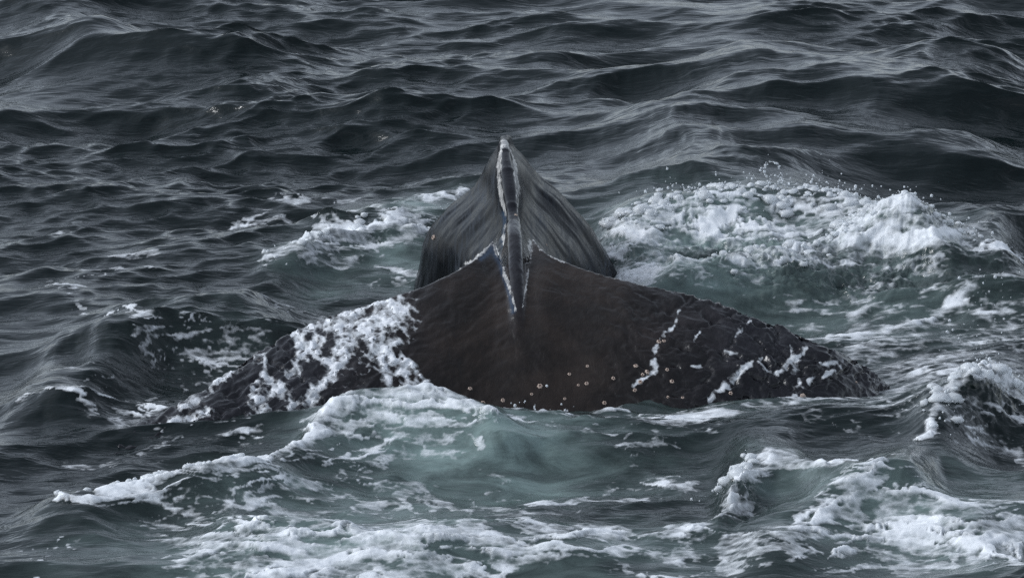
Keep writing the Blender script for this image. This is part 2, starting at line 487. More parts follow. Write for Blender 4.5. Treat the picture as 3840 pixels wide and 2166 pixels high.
BLUES = [[(1870, 790, 8), (1884, 880, 10), (1896, 960, 10), (1915, 1060, 8), (1928, 1150, 8)],
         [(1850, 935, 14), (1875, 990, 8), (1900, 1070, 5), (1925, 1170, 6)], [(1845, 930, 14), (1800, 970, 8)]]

BARN = [(1642, 1463, 13), (1700, 1477, 12), (1763, 1456, 12), (1811, 1510, 12), (1886, 1500, 11), (2025, 1447, 14), (2135, 1402, 8),
        (2169, 1443, 8), (2200, 1437, 12), (2203, 1372, 7), (2300, 1418, 9), (2118, 1494, 9), (1994, 1477, 7), (2384, 1371, 11), (2427, 1394, 11), (2410, 1404, 8),
        (2401, 1431, 10), (2471, 1281, 13), (2490, 1278, 11), (2502, 1386, 9), (2520, 1430, 10), (2381, 1462, 9), (2267, 1510, 9), (3009, 1495, 24), (2740, 1474, 9),
        (3230, 1365, 10), (3196, 1358, 8), (3212, 1432, 8), (2892, 1199, 9), (2950, 1222, 9), (2560, 1490, 9), (2505, 1488, 8),
        (1626, 890, 12), (1935, 806, 8), (2049, 918, 5)]

def mk_barnacle(name, r=1.0, n=6):
    """a six-plated acorn barnacle of unit base radius, open at the top"""
    vs, fs = [], []
    N = n * 3
    prof = [(1.0, -.25), (1.0, 0), (.82, .38), (.58, .62), (.42, .60), (.34, .30)]
    for k, (rr, zz) in enumerate(prof):
        for i in range(N):
            a = 2 * math.pi * i / N
            g = (1.0 if i % 3 else .80) if k < 5 else 1.0
            jag = (.10 if i % 3 == 1 else 0) if k in (2, 3) else 0
            vs.append((math.cos(a) * rr * g, math.sin(a) * rr * g, zz + jag))
    for k in range(len(prof) - 1):
        for i in range(N):
            j = (i + 1) % N
            fs.append((k * N + i, k * N + j, (k + 1) * N + j, (k + 1) * N + i))
    vs.append((0, 0, .22)); c = len(vs) - 1
    for i in range(N): fs.append(((len(prof) - 1) * N + i, (len(prof) - 1) * N + (i + 1) % N, c))
    me = bpy.data.meshes.new(name); me.from_pydata(vs, [], fs); me.update()
    for i, p in enumerate(me.polygons):
        p.material_index = 1 if i >= 4 * N else 0
        p.use_smooth = False
    return me

def build_whale():
    co1, f1, spine = build_fluke()
    co2, f2 = build_stock(spine)
    vs = np.concatenate([co1, co2]); o = len(co1)
    faces = f1 + [[i + o for i in f] for f in f2]
    tmp = bpy.data.meshes.new('tmp'); tmp.from_pydata(vs.tolist(), [], faces); tmp.update()
    import bmesh
    bm = bmesh.new(); bm.from_mesh(tmp)
    bmesh.ops.recalc_face_normals(bm, faces=bm.faces); bm.to_mesh(tmp); bm.free()
    ob = bpy.data.objects.new('tmp', tmp); C.objects.link(ob)
    m = ob.modifiers.new('r', 'REMESH'); m.mode = 'VOXEL'; m.voxel_size = 0.0102; m.use_smooth_shade = True
    m2 = ob.modifiers.new('s', 'SMOOTH'); m2.factor = .5; m2.iterations = 3
    dg = bpy.context.evaluated_depsgraph_get()
    me = bpy.data.meshes.new_from_object(ob.evaluated_get(dg))
    C.objects.unlink(ob); bpy.data.objects.remove(ob); bpy.data.meshes.remove(tmp)
    me.name = 'humpback_whale'
    n = len(me.vertices)
    co = np.empty(n * 3, F); me.vertices.foreach_get('co', co); co = co.reshape(-1, 3)
    nr = np.empty(n * 3, F); me.vertices.foreach_get('normal', nr); nr = nr.reshape(-1, 3)
    X, Y, Z = co.T
    U, V = X, Z * F(CS) + Y * F(SN)            # flat map of the tail as seen from astern
    Lx = np.array([at(*p) for p in LEAD])
    # folds of the stock: a slack hollow low on the right flank, gentle waves down both flanks
    pass
    le_y = np.interp(X, Lx[:, 0], Lx[:, 1])
    stock = sstep(-.02, .03, Y - le_y) * (np.abs(X) < 1.2)
    # wrinkles and lumps of the fluke skin
    fm = 1 - stock
    side = np.clip(np.abs(X - .03) / .9 - .35, 0, 1)
    warp = fbm(U * 2.2, V * 2.2, 3, 5)
    rot = .55 * np.sign(X)
    a = U * np.cos(.6) - np.sign(X) * V * np.sin(.6); b = np.sign(X) * U * np.sin(.6) + V * np.cos(.6)
    wr = fbm(a * 7 + warp * .8, b * 22 + warp * 2, 4, 21)
    lum = billow(U * 7 + warp, V * 10 + warp, 3, 31)
    disp = fm * (wr * (.0060 + .019 * side) - .019 * side * sstep(.25, .02, lum))
    # grooves running down the chord
    gr = fbm(U * 34 + warp * 1.2, V * 5, 3, 77)
    disp += fm * (1 - side) * .0011 * gr
    rz = np.exp(-((U + .34 + .12 * V) / .13) ** 2) * sstep(.10, -.15, V)
    disp += fm * rz * .007 * fbm(U * 19 + warp, V * 11 + warp, 4, 171)
    # cross rings of the ridge
    rid = stock * sstep(.07, .03, np.abs(X - np.interp(Y, [-2, -.2], [.04, -.045])))
    disp += rid * .004 * np.maximum(0, np.sin(Y * 26 + 3 * np.sin(Y * 4.1))) ** 8
    und = fbm(Y * 3.2 + Z * .8, Z * 1.1 + X * .6, 3, 131)
    rel = np.clip((.95 - Z) / .95, 0, 1)
    disp += stock * sstep(.12, .4, rel) * (.040 * und + .005 * fbm(Y * 14, Z * 3 + X, 3, 133))
    disp += stock * .018 * np.cos((rel - .62) * 2 * np.pi / .6) * sstep(.12, .30, rel)
    line = .56 - .62 * (X - .28)                     # slack fold falling outwards across the right flank
    fold = stock * sstep(.16, .30, X)
    disp += fold * (.026 * np.exp(-((Z - line) / .055) ** 2) - .020 * np.exp(-((Z - line + .15) / .10) ** 2))
    co = co + nr * disp[:, None]
    # keep what is under the sea tidy
    me.vertices.foreach_set('co', np.ascontiguousarray(co, F).ravel())
    swx = .010 * fbm(U * 16, V * 10, 3, 141)
    def mask(polys, k):
        out = np.zeros(n, F)
        for p in polys:
            pts = [((q[0] - 1920) * k, (1083 - q[1]) * k, q[2] * k) for q in p]
            d, wd = poly_dist(U + swx, V, pts)
            out = np.maximum(out, np.exp(-(d / (wd + 1e-4)) ** 2 * .8))
        return out
    front = (Y < .3)
    scar_rimlight = np.maximum(.45 * mask(SCARS_RIMLIGHT[-2:], PK * .962), mask(SCARS_RIMLIGHT[:3], PK * .985) * stock); scar_rimlight = np.maximum(scar_rimlight, .8 * mask(SCARS_RIMLIGHT[3:-2], PK * .962)) * front  # scars, with the bright rim of the leading edges painted in
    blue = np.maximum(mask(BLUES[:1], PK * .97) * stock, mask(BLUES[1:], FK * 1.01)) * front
    var = fbm(U * 14, V * 9, 3, 151)
    scar_rimlight = np.clip(scar_rimlight * (1.0 + 1.4 * var), 0, 1)
    attr(me, 'ridge', np.maximum(rid, sstep(.05, .03, np.abs(X - .024)) * (Z > .2) * sstep(-2.25, -1.95, Y) * (Y < -1.0)))
    attr(me, 'scar_rimlight', scar_rimlight); attr(me, 'stock', stock); attr(me, 'blue', blue)
    attr(me, 'side', np.clip(np.abs(X - .1) / .8 - .45, 0, 1))
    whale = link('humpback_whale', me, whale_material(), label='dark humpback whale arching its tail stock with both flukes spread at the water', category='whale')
    me.update()
    # ---- foam lying on the flukes: a skin that sinks below the hide where it thins out
    up = nr[:, 2] > -.05
    dens = np.zeros(n, F)
    wx = fbm(U * 9, V * 9, 3, 3) * .022; wy = fbm(U * 9 + 40, V * 9, 3, 4) * .022
    wx += fbm(U * 30, V * 30, 2, 8) * .010; wy += fbm(U * 30, V * 30 + 9, 2, 9) * .006
    for p in FLUKE_FOAM:
        pts = [((q[0] - 1920) * FK, (1083 - q[1]) * FK, q[2] * FK * (1.05 if q[0] < 1900 else .85)) for q in p]
        d, wd = poly_dist(U + wx, V + wy, pts)
        dens = np.maximum(dens, np.exp(-(d / (wd + .002)) ** 2 * .9))
    f1_, f2_ = worley((U + wx * 2) * 9, (V + wy * 2) * 11, 91)
    lace = np.exp(-((f2_ - f1_) / .11) ** 2)
    leftw = sstep(-.42, -.62, U) * sstep(-2.1, -1.5, U)
    nz = fbm(U * 20, V * 24, 5, 61, .6) + .6 * (.5 - 2 * np.abs(fbm(U * 9 + 5, V * 12, 4, 63)))
    f = dens * (.57 + .60 * nz) + .10 * nz + leftw * (.22 * lace * sstep(-.2, .25, fbm(U * 3.3, V * 4.3, 2, 12)) + .10 * nz)
    rgt = sstep(.1, .3, U)
    f = f * (1 - rgt) + rgt * (dens * (.48 + 1.0 * nz) + .07 * nz)
    f *= (1 - stock) * up
    attr(me, 'foam', f)
    thk = f * sstep(-.2, -.5, U)
    th = np.clip((thk - .66) * .03, -.006, .012) + np.clip(thk - .66, 0, 1) * .02 * billow(U * 14, V * 14, 2, 45)
    f = thk
    fco = co + nr * th[:, None]
    keep = f > .52
    nl = len(me.loops); lv = np.empty(nl, np.int32); me.loops.foreach_get('vertex_index', lv)
    q = lv.reshape(-1, 4)
    q = q[keep[q].all(1)]
    used = np.unique(q); remap = np.full(n, -1, np.int32); remap[used] = np.arange(len(used))
    fme = mesh_np('foam', fco[used], remap[q])
    link('foam', fme, foam_material(), kind='stuff', label='white sea foam clinging to the whale flukes', category='foam')
    # ---- barnacles
    bmats = []
    for nm, c in (('barnacle_shell', (.50, .39, .32)), ('barnacle_mouth', (.12, .05, .035))):
        t = NT(nm); cc = t.noise(t.coord(), 3, 4, .6)
        t.l(t.mix(t.ramp(cc, .3, .7), tuple(v * .65 for v in c), c), t.b.inputs['Base Color']); t.b.inputs['Roughness'].default_value = .6
        bmats.append(t.m)
    b1 = mk_barnacle('barnacle'); [b1.materials.append(x) for x in bmats]
    from mathutils import Vector, Matrix
    me.update()
    from mathutils.bvhtree import BVHTree
    bvh = BVHTree.FromObject(whale, bpy.context.evaluated_depsgraph_get())
    first = None
    for i, (px, py, r) in enumerate(BARN):
        aa, bb = (px - 1920) / FPX, (1083 - py) / FPX
        dr = Vector((aa, CS + bb * SN, -SN + bb * CS)).normalized()
        hit, nm, _, _ = bvh.ray_cast(Vector((0, CY, CZ)), dr)
        if hit is None: continue
        if first is None: b = bpy.data.objects.new('barnacle', b1); first = b
        else: b = first.copy()
        b.parent = whale
        C.objects.link(b)
        s = r * FK * random.uniform(.72, 1.05)
        rot = nm.to_track_quat('Z', 'Y').to_matrix() @ Matrix.Rotation(random.uniform(0, 6), 3, 'Z')
        b.matrix_local = Matrix.Translation(hit) @ rot.to_4x4() @ Matrix.Diagonal((s, s * random.uniform(.85, 1), s * .7, 1))
        if r > 20: b['label'] = 'large pale yellow barnacle near the right fluke tip'
    return whale

# ------------------------------------------------------------------ the sea
def ocean_tile(N, Lt, lam_peak, lo, hi, wind, spread, rms, seed):
    """heights and sideways shifts of one square of wind sea (spectrum, inverse FFT)"""
    r = np.random.default_rng(seed)
    k1 = np.fft.fftfreq(N, Lt / N) * 2 * np.pi
    KX, KY = np.meshgrid(k1, k1)
    K = np.hypot(KX, KY); K[0, 0] = 1e-6
    kp = 2 * np.pi / lam_peak
    S = np.exp(-1.25 * (kp / K) ** 2) / K ** 4
    cosw = (KX * math.cos(wind) + KY * math.sin(wind)) / K
    S *= np.abs(cosw) ** spread + .06
    S *= (K > 2 * np.pi / hi) & (K < 2 * np.pi / lo)
    S[0, 0] = 0
    h = (r.normal(size=(N, N)) + 1j * r.normal(size=(N, N))) * np.sqrt(S)
    z = np.fft.ifft2(h)
    sc_ = rms / np.std(z.real)
    dx = np.fft.ifft2(1j * KX / K * h).real * sc_
    dy = np.fft.ifft2(1j * KY / K * h).real * sc_
    return (z.real * sc_).astype(F), dx.astype(F), dy.astype(F)

def sample(tiles, X, Y, Lt, rot=0.0):
    N = tiles[0].shape[0]
    c, s = math.cos(rot), math.sin(rot)
    u = (X * c + Y * s) / Lt * N; v = (-X * s + Y * c) / Lt * N
    fu, fv = np.floor(u), np.floor(v)
    def bw(t):
        return ((1 - t) ** 3 / 6, (3 * t ** 3 - 6 * t ** 2 + 4) / 6, (-3 * t ** 3 + 3 * t ** 2 + 3 * t + 1) / 6, t ** 3 / 6)
    wu, wv = bw((u - fu).astype(F)), bw((v - fv).astype(F))
    i0, j0 = fu.astype(np.int64), fv.astype(np.int64)
    ii = [(i0 + k) % N for k in (-1, 0, 1, 2)]; jj = [((j0 + k) % N) * N for k in (-1, 0, 1, 2)]
    st = np.stack([T.ravel() for T in tiles], 1)
    acc = np.zeros((u.size, 3), F)
    for a in range(4):
        for b in range(4):
            acc += st[jj[b] + ii[a]] * (wu[a] * wv[b])[:, None]
    out = acc.T
    z, dx, dy = out
    return z, dx * c - dy * s, dx * s + dy * c

# single waves: crest line in photo pixels, height, reach towards the camera, reach away, forward lean
WAVES = [
 dict(p=[(60, 1850), (209, 1822), (350, 1815), (507, 1778), (626, 1762), (716, 1762), (835, 1748), (954, 1722), (1073, 1668), (1178, 1614), (1282, 1577), (1386, 1556), (1491, 1553), (1610, 1546), (1759, 1553), (1878, 1585), (2000, 1610)],
      h=.13, f=.55, b=.16, lean=.08, e=.25),
 dict(p=[(2206, 862), (2325, 835), (2415, 820), (2534, 790), (2624, 768), (2758, 765), (2907, 772), (3056, 758), (3160, 772), (3280, 800), (3414, 815), (3548, 845), (3700, 850), (3900, 860)],
      h=.25, f=.85, b=.45, lean=.14, e=.35),
 dict(p=[(2350, 1040), (2534, 1020), (2700, 985), (2860, 960), (3000, 960), (3150, 915), (3280, 885), (3400, 890), (3500, 915), (3620, 950)], h=.17, f=.45, b=.4, lean=.10, e=.3),
 dict(p=[(1150, 850), (1300, 800), (1450, 765), (1600, 740), (1740, 730)], h=.10, f=.35, b=.3, lean=.03, e=.3),
 dict(p=[(1000, 985), (1130, 940), (1270, 880), (1420, 845), (1640, 850)], h=.12, f=.4, b=.35, lean=.06, e=.3),
 dict(p=[(330, 1275), (405, 1235), (490, 1205), (670, 1150), (835, 1120), (950, 1112), (1045, 1130), (1150, 1150)], h=.18, f=.6, b=.8, lean=.12, e=.35),
 dict(p=[(20, 1440), (150, 1365), (300, 1335), (420, 1310), (560, 1290)], h=.13, f=.5, b=.5, lean=.05, e=.3),
 dict(p=[(30, 1530), (150, 1500), (300, 1505), (420, 1540)], h=.10, f=.35, b=.3, lean=.04, e=.25),
 dict(p=[(2690, 1790), (2740, 1730), (2800, 1680), (2880, 1662), (2970, 1662), (3060, 1695), (3180, 1712), (3350, 1705), (3480, 1700)], h=.2, f=.4, b=.35, lean=.16, e=.16),
 dict(p=[(2750, 2010), (2900, 1960), (3050, 1890), (3180, 1840), (3280, 1815), (3400, 1830), (3600, 1900), (3900, 1970)], h=.12, f=.6, b=.4, lean=.05, e=.3),
 dict(p=[(3400, 1600), (3500, 1550), (3600, 1490), (3700, 1420), (3780, 1385), (3900, 1375)], h=.2, f=.6, b=.5, lean=.10, e=.25),
 dict(p=[(1200, 395), (1300, 375), (1430, 372), (1560, 385), (1640, 400), (1750, 420)], h=.17, f=.9, b=1.0, lean=.14, e=.6),
 dict(p=[(-200, -120), (100, -30), (300, 40), (520, 110), (760, 180), (1010, 245), (1200, 290)], h=.12, f=1.6, b=1.1, lean=.08, e=.7),
 dict(p=[(2650, 570), (2900, 520), (3100, 490), (3300, 480), (3500, 490), (3900, 500)], h=.24, f=1.2, b=1.0, lean=.14, e=.7),
 dict(p=[(2500, 285), (2800, 262), (3100, 245), (3400, 232), (3700, 222), (4000, 225)], h=.24, f=1.2, b=1.0, lean=.14, e=.7),
 dict(p=[(2250, 545), (2450, 575), (2650, 600), (2800, 600)], h=.12, f=.6, b=.8, lean=.06, e=.5),
 dict(p=[(1500, 740), (1900, 715), (2300, 690), (2700, 660), (3150, 620)], h=.15, f=.8, b=2.4, lean=.06, e=.8),
 dict(p=[(600, 2010), (900, 1960), (1200, 1940), (1400, 1990)], h=.08, f=.4, b=.4, lean=.03, e=.3),
 dict(p=[(1500, 2050), (1750, 2000), (2000, 1985), (2300, 2010)], h=.07, f=.4, b=.4, lean=.03, e=.3),
]
# foam: polylines in photo pixels with half width px, amount; z = height of the water there
FOAM = [
 # foreground wave: crest beads and the lacy sheet on its face
 dict(p=[(209, 1822, 16), (350, 1818, 16), (507, 1782, 30), (626, 1765, 34), (716, 1765, 30), (835, 1750, 26), (954, 1722, 22), (1073, 1668, 16), (1178, 1618, 20), (1282, 1580, 24), (1386, 1562, 34), (1491, 1562, 40), (1610, 1560, 34), (1759, 1568, 22), (1878, 1600, 14)], a=1.15, z=.16),
 dict(p=[(1130, 1660, 30), (1300, 1640, 60), (1500, 1610, 60), (1680, 1590, 45), (1850, 1615, 24)], a=.72, z=.1),
 dict(p=[(520, 1830, 60), (640, 1900, 60), (760, 1950, 60)], a=.55, z=.06),
 dict(p=[(880, 1800, 60), (1100, 1760, 60), (1300, 1730, 60), (1450, 1730, 50)], a=.60, z=.06),
 dict(p=[(600, 1640, 25), (740, 1630, 25), (900, 1670, 22), (960, 1690, 18)], a=.62, z=.0),
 dict(p=[(250, 1700, 30), (420, 1720, 30), (650, 1700, 30)], a=.38, z=0),
 dict(p=[(700, 1850, 30), (900, 1900, 36), (1150, 1880, 40), (1400, 1840, 40), (1650, 1850, 40), (1900, 1890, 36), (2150, 1870, 30), (2400, 1850, 30)], a=.62, z=0),
 dict(p=[(1450, 1700, 12), (1640, 1685, 18), (1800, 1710, 14)], a=.66, z=.05),
 dict(p=[(1560, 1790, 12), (1800, 1775, 14), (2050, 1800, 12)], a=.52, z=.02),
 dict(p=[(1900, 1650, 10), (2150, 1665, 14), (2400, 1710, 16), (2620, 1720, 12)], a=.58, z=0),
 dict(p=[(2300, 1790, 16), (2500, 1770, 18), (2650, 1790, 12)], a=.55, z=0),
 # bottom sheets
 dict(p=[(740, 2080, 60), (950, 2080, 110), (1200, 2060, 110), (1500, 2080, 100), (1800, 2070, 80), (2050, 2040, 60), (2350, 2020, 40)], a=.92, z=.03),
 dict(p=[(700, 2166, 90), (1200, 2190, 120), (1800, 2160, 60)], a=.85, z=0),
 dict(p=[(1450, 1960, 40), (1650, 1920, 40), (1850, 1960, 30)], a=.62, z=.03),
 dict(p=[(2150, 2090, 40), (2400, 2060, 40), (2600, 2040, 40)], a=.66, z=0),
 dict(p=[(2350, 2150, 30), (2600, 2120, 30), (2900, 2100, 20)], a=.6, z=0),
 # right foreground
 dict(p=[(2740, 1790, 30), (2760, 1740, 30), (2810, 1690, 26), (2880, 1668, 22), (2970, 1668, 16), (3060, 1700, 14)], a=1.1, z=.25),
 dict(p=[(3090, 1720, 14), (3200, 1712, 14), (3350, 1710, 12)], a=.85, z=.2),
 dict(p=[(2560, 2060, 40), (2640, 2000, 36), (2750, 1930, 36), (2800, 1880, 24), (2790, 1820, 20)], a=.8, z=.05),
 dict(p=[(2750, 1995, 26), (2950, 2010, 30), (3080, 1960, 40), (3200, 1890, 40), (3300, 1840, 34)], a=.95, z=.1),
 dict(p=[(3150, 2010, 60), (3350, 1960, 70), (3550, 1960, 70), (3840, 2000, 70)], a=.98, z=.08),
 dict(p=[(3100, 2060, 50), (3300, 2060, 50), (3600, 2060, 40), (3840, 2040, 30)], a=.72, z=0),
 dict(p=[(3400, 1850, 22), (3560, 1880, 22), (3750, 1940, 22)], a=.55, z=.1),
 dict(p=[(3420, 1600, 8), (3520, 1560, 12), (3600, 1500, 20), (3680, 1430, 40), (3780, 1400, 60), (3880, 1390, 60)], a=1.0, z=.2),
 dict(p=[(3650, 1640, 24), (3760, 1610, 26), (3860, 1650, 20)], a=.72, z=.05),
 # just before the flukes, right of the middle
 dict(p=[(2150, 1570, 12), (2300, 1552, 14), (2480, 1560, 12), (2700, 1545, 12), (2900, 1555, 16), (3100, 1550, 14), (3280, 1510, 12)], a=.8, z=.02),
 dict(p=[(2000, 1610, 14), (2250, 1600, 18), (2450, 1580, 18), (2700, 1600, 22), (2950, 1580, 20)], a=.68, z=.0),
 dict(p=[(2480, 1640, 30), (2600, 1620, 30), (2700, 1660, 24)], a=.58, z=0),
 dict(p=[(1880, 1565, 6), (2000, 1537, 9), (2200, 1542, 7), (2400, 1548, 6), (2600, 1548, 7), (3000, 1538, 8), (3200, 1505, 9), (3300, 1470, 9)], a=.66, z=.0),
 # boiling water on the right
 dict(p=[(2230, 870, 40), (2330, 850, 50), (2450, 840, 60), (2560, 810, 60), (2700, 800, 55), (2850, 800, 50), (3000, 800, 55), (3150, 800, 60), (3300, 830, 50), (3420, 845, 40), (3550, 860, 36), (3700, 865, 30), (3840, 875, 25)], a=.92, z=.30),
 dict(p=[(2260, 960, 50), (2400, 930, 60), (2540, 960, 40)], a=.70, z=.18),
 dict(p=[(2900, 860, 50), (3100, 860, 60), (3300, 880, 50)], a=.80, z=.18),
 dict(p=[(2300, 1030, 40), (2450, 1030, 40), (2600, 1020, 45), (2750, 985, 50), (2900, 975, 50), (3080, 940, 50), (3250, 905, 60), (3400, 920, 60), (3500, 960, 50)], a=1.0, z=.14),
 dict(p=[(2600, 1070, 50), (2800, 1050, 60), (3000, 1010, 60), (3200, 990, 60), (3350, 1000, 50)], a=.72, z=.04),
 dict(p=[(2950, 1130, 30), (3100, 1115, 30), (3300, 1080, 30)], a=.58, z=0),
 dict(p=[(2985, 1225, 10), (3050, 1240, 14), (3200, 1225, 14), (3400, 1200, 14), (3600, 1150, 16), (3840, 1110, 18)], a=.85, z=0),
 dict(p=[(2950, 1190, 14), (3100, 1170, 18), (3400, 1140, 20), (3700, 1080, 20)], a=.62, z=0),
 dict(p=[(3600, 1000, 70), (3800, 1000, 70)], a=.50, z=0),
 # left behind the flukes
 dict(p=[(1160, 850, 16), (1300, 805, 16), (1450, 772, 16), (1600, 750, 20), (1740, 735, 14)], a=.82, z=.08),
 dict(p=[(1010, 985, 16), (1130, 945, 26), (1270, 895, 40), (1420, 860, 36), (1640, 865, 30)], a=1.15, z=.10),
 dict(p=[(1150, 985, 30), (1300, 960, 30), (1480, 920, 30), (1600, 900, 24)], a=.76, z=.05),
 dict(p=[(1200, 905, 24), (1400, 815, 24), (1600, 800, 24)], a=.55, z=.05),
 dict(p=[(1400, 1040, 24), (1500, 1030, 30), (1580, 1040, 30)], a=.62, z=0),
 dict(p=[(880, 850, 20), (1000, 825, 24), (1080, 845, 20)], a=.66, z=0),
 dict(p=[(960, 780, 12), (1150, 775, 14), (1350, 762, 12)], a=.5, z=0),
 dict(p=[(330, 1045, 16), (450, 1035, 20), (580, 1055, 20)], a=.72, z=0),
 dict(p=[(400, 990, 12), (580, 985, 12)], a=.55, z=0),
 dict(p=[(180, 1090, 24), (280, 1130, 24), (340, 1120, 20)], a=.66, z=0),
 dict(p=[(0, 1010, 10), (120, 1030, 12), (220, 1020, 10)], a=.5, z=0),
 dict(p=[(180, 880, 10), (300, 860, 10)], a=.55, z=0),
 dict(p=[(760, 1130, 30), (900, 1135, 30), (1080, 1130, 26), (1250, 1150, 20), (1400, 1110, 24)], a=.46, z=.1),
 dict(p=[(520, 1280, 30), (640, 1340, 40), (800, 1330, 50), (950, 1300, 40), (1080, 1250, 30)], a=.46, z=.05),
 dict(p=[(700, 1320, 30), (800, 1345, 26), (900, 1360, 20), (780, 1400, 14)], a=.60, z=.0),
 dict(p=[(300, 1530, 10), (450, 1540, 16), (600, 1510, 18), (720, 1470, 12)], a=.75, z=.0),
 dict(p=[(420, 1590, 26), (520, 1570, 26), (600, 1550, 20)], a=.78, z=0),
 dict(p=[(30, 1515, 10), (150, 1500, 14), (250, 1510, 14), (320, 1550, 14)], a=.8, z=.08),
 dict(p=[(250, 1400, 20), (400, 1440, 24), (560, 1450, 24)], a=.40, z=0),
]
# pale, bubble-filled water: centre px, radii px, amount, z
AER = [(1800, 1680, 420, 120, .95, .06), (1500, 1620, 350, 80, .75, .1), (1350, 1900, 560, 100, .55, 0), (1300, 2100, 800, 120, .7, 0), (2150, 1750, 420, 90, .35, 0),
       (2700, 930, 560, 150, .80, .1), (2600, 1080, 420, 110, .85, 0), (3200, 960, 400, 130, .6, .05), (2480, 880, 250, 90, .5, .2),
       (1500, 960, 300, 110, .6, .03), (1560, 790, 220, 50, .6, .05), (1200, 1010, 160, 70, .45, .05), (2930, 1740, 220, 70, .45, .15), (3450, 1980, 560, 130, .55, 0),
       (3350, 1480, 450, 100, .16, 0), (900, 1300, 400, 130, .10, 0), (3150, 1150, 700, 130, .42, 0), (2700, 1560, 600, 60, .3, 0), (2300, 2060, 560, 90, .4, 0)]

def build_sea():
    # grid: fine where the whale and its wake are, coarse towards the horizon
    nv = 860
    pys = np.linspace(-140, 2330, nv)
    yr = np.array([at(1920, p, 0)[1] for p in pys])[::-1]
    near = yr[0] - np.cumsum(np.geomspace(.03, 1.6, 34)); near = near[near > CY - 12][::-1]
    far = yr[-1] + np.cumsum(np.geomspace(.06, 700, 74))
    ys = np.r_[near, yr, far]
    ncx = 1010
    a = np.linspace(-1, 1, ncx) * (WID / 2) * 1.10
    o = a[-1] + np.cumsum(np.geomspace(.012, 900, 60))
    a = np.r_[-o[::-1], a, o]
    fan = np.interp(ys, [CY, -10, 20, 60, 5000], [.62, .70, 1.62, 2.6, 2.6])
    dd = (ys - CY) / -CY
    fan = np.clip(dd, .62, 2.2)
    Xg = (a[None, :] * fan[:, None]).astype(F); Yg = np.repeat(ys[:, None], len(a), 1).astype(F)
    X, Y = Xg.ravel(), Yg.ravel()
    n = X.size
    R = np.hypot(X, Y)
    fade = sstep(120, 40, R).astype(F)
    # wind sea
    T1 = ocean_tile(512, 27.0, 2.6, .46, 9, math.radians(97), 12, 1.0, 5)
    T2 = ocean_tile(512, 7.3, .55, .11, .6, math.radians(82), 5, 1.0, 8)
    z1, x1, y1 = sample(T1, X, Y, 27.0, .0)
    z2, x2, y2 = sample(T2, X, Y, 7.3, .35)
    wake = np.exp(-((X - .2) / 3.2) ** 2 - ((Y + 1.2) / 3.6) ** 2)
    near_f = sstep(-2.0, -6, Y)
    A1 = (.060 * (1 - .45 * wake)) * fade
    patch = .35 + 1.3 * sstep(-.35, .45, fbm(X * .35, Y * .22, 3, 41))
    A2 = .0085 * patch * sstep(60, 25, R)
    Z = z1 * A1 + z2 * A2
    DX = x1 * A1 * 1.0 + x2 * A2 * .9
    DY = y1 * A1 * 1.0 + y2 * A2 * .9
    # ---- single waves
    jag = fbm(X * 2.2, Y * .8, 4, 55)
    for wv in WAVES:
        P = np.array([at(px, py, wv['h'] * .9) for px, py in wv['p']])
        o_ = np.argsort(P[:, 0]); P = P[o_]
        xs = np.linspace(P[0, 0], P[-1, 0], 200)
        yc = gsmooth(np.interp(xs, P[:, 0], P[:, 1]), 8)
        m = (X > P[0, 0] - 1) & (X < P[-1, 0] + 1) & (np.abs(Y - yc.mean()) < 7)
        xx, yy = X[m], Y[m]
        c = np.interp(xx, xs, yc) + wv['lean'] * .0 + jag[m] * .12 * min(1, wv['h'] * 4) * (.4 if wv['f'] >= .9 else 1)
        e = wv['e']
        env = sstep(P[0, 0] - e * .4, P[0, 0] + e, xx) * sstep(P[-1, 0] + e * .4, P[-1, 0] - e, xx)
        t = yy - c
        pr = np.where(t < 0, np.exp(-(t / wv['f']) ** 2 * 1.4), 1 / (1 + (t / wv['b']) ** 2))
        hh = wv['h'] * env * (1 + (.12 if wv['f'] >= .9 else .25) * jag[m])
        Z[m] += hh * pr
        DY[m] -= wv['lean'] * env * pr ** 2
        Z[m] -= hh * .18 * np.exp(-((t + wv['f'] * 1.7) / (wv['f'] * .8)) ** 2)
    # ---- foam
    U, V = X, Y * F(SN)                              # foreshortened plan, so strokes are broad across the sea
    Q = Y + 1.7 * Z
    w1 = fbm(X * 1.6, Q * 1.8, 4, 71); w2 = fbm(X * 1.6 + 30, Q * 1.8, 4, 72)
    w3 = fbm(X * 6, Q * 9, 3, 73)
    Uw, Vw = U + w1 * .10 + w3 * .02, V + w2 * .045 + w3 * .008
    dens = np.zeros(n, F)
    for fo in FOAM:
        pts = []
        for px, py, hw in fo['p']:
            x, y, _ = at(px, py, fo['z'] * .72)
            pts.append((x, y * SN, hw * WID / 3840))
        pa = np.array(pts); mw = pa[:, 2].max() * 3.2
        m = (U > pa[:, 0].min() - mw - .1) & (U < pa[:, 0].max() + mw + .1) & (V > pa[:, 1].min() - mw - .1) & (V < pa[:, 1].max() + mw + .1)
        d, wd = poly_dist(Uw[m], Vw[m], pts)
        dens[m] = np.maximum(dens[m], fo['a'] * np.exp(-(d / (wd * 1.15)) ** 2 * .8))
    # lace, streak and clot fields
    c1a, c1b = worley((X + w1 * .35) * 2.0, (Q + w2 * .5 + w3 * .05) * 2.6, 81)
    c2a, c2b = worley((X + w1 * .25 + w3 * .10) * 5.2, (Q + w2 * .3 + w3 * .10) * 7.5, 82)
    lace = np.maximum(np.exp(-((c1b - c1a) / .16) ** 2), .8 * np.exp(-((c2b - c2a) / .17) ** 2))
    cl = fbm((X + w1 * .25) * 2.4, (Q + w2 * .3) * 5.0, 6, 91, .58) * .5 + .5
    sx = X * .90 + Y * .43; sy = -X * .43 + Y * .90
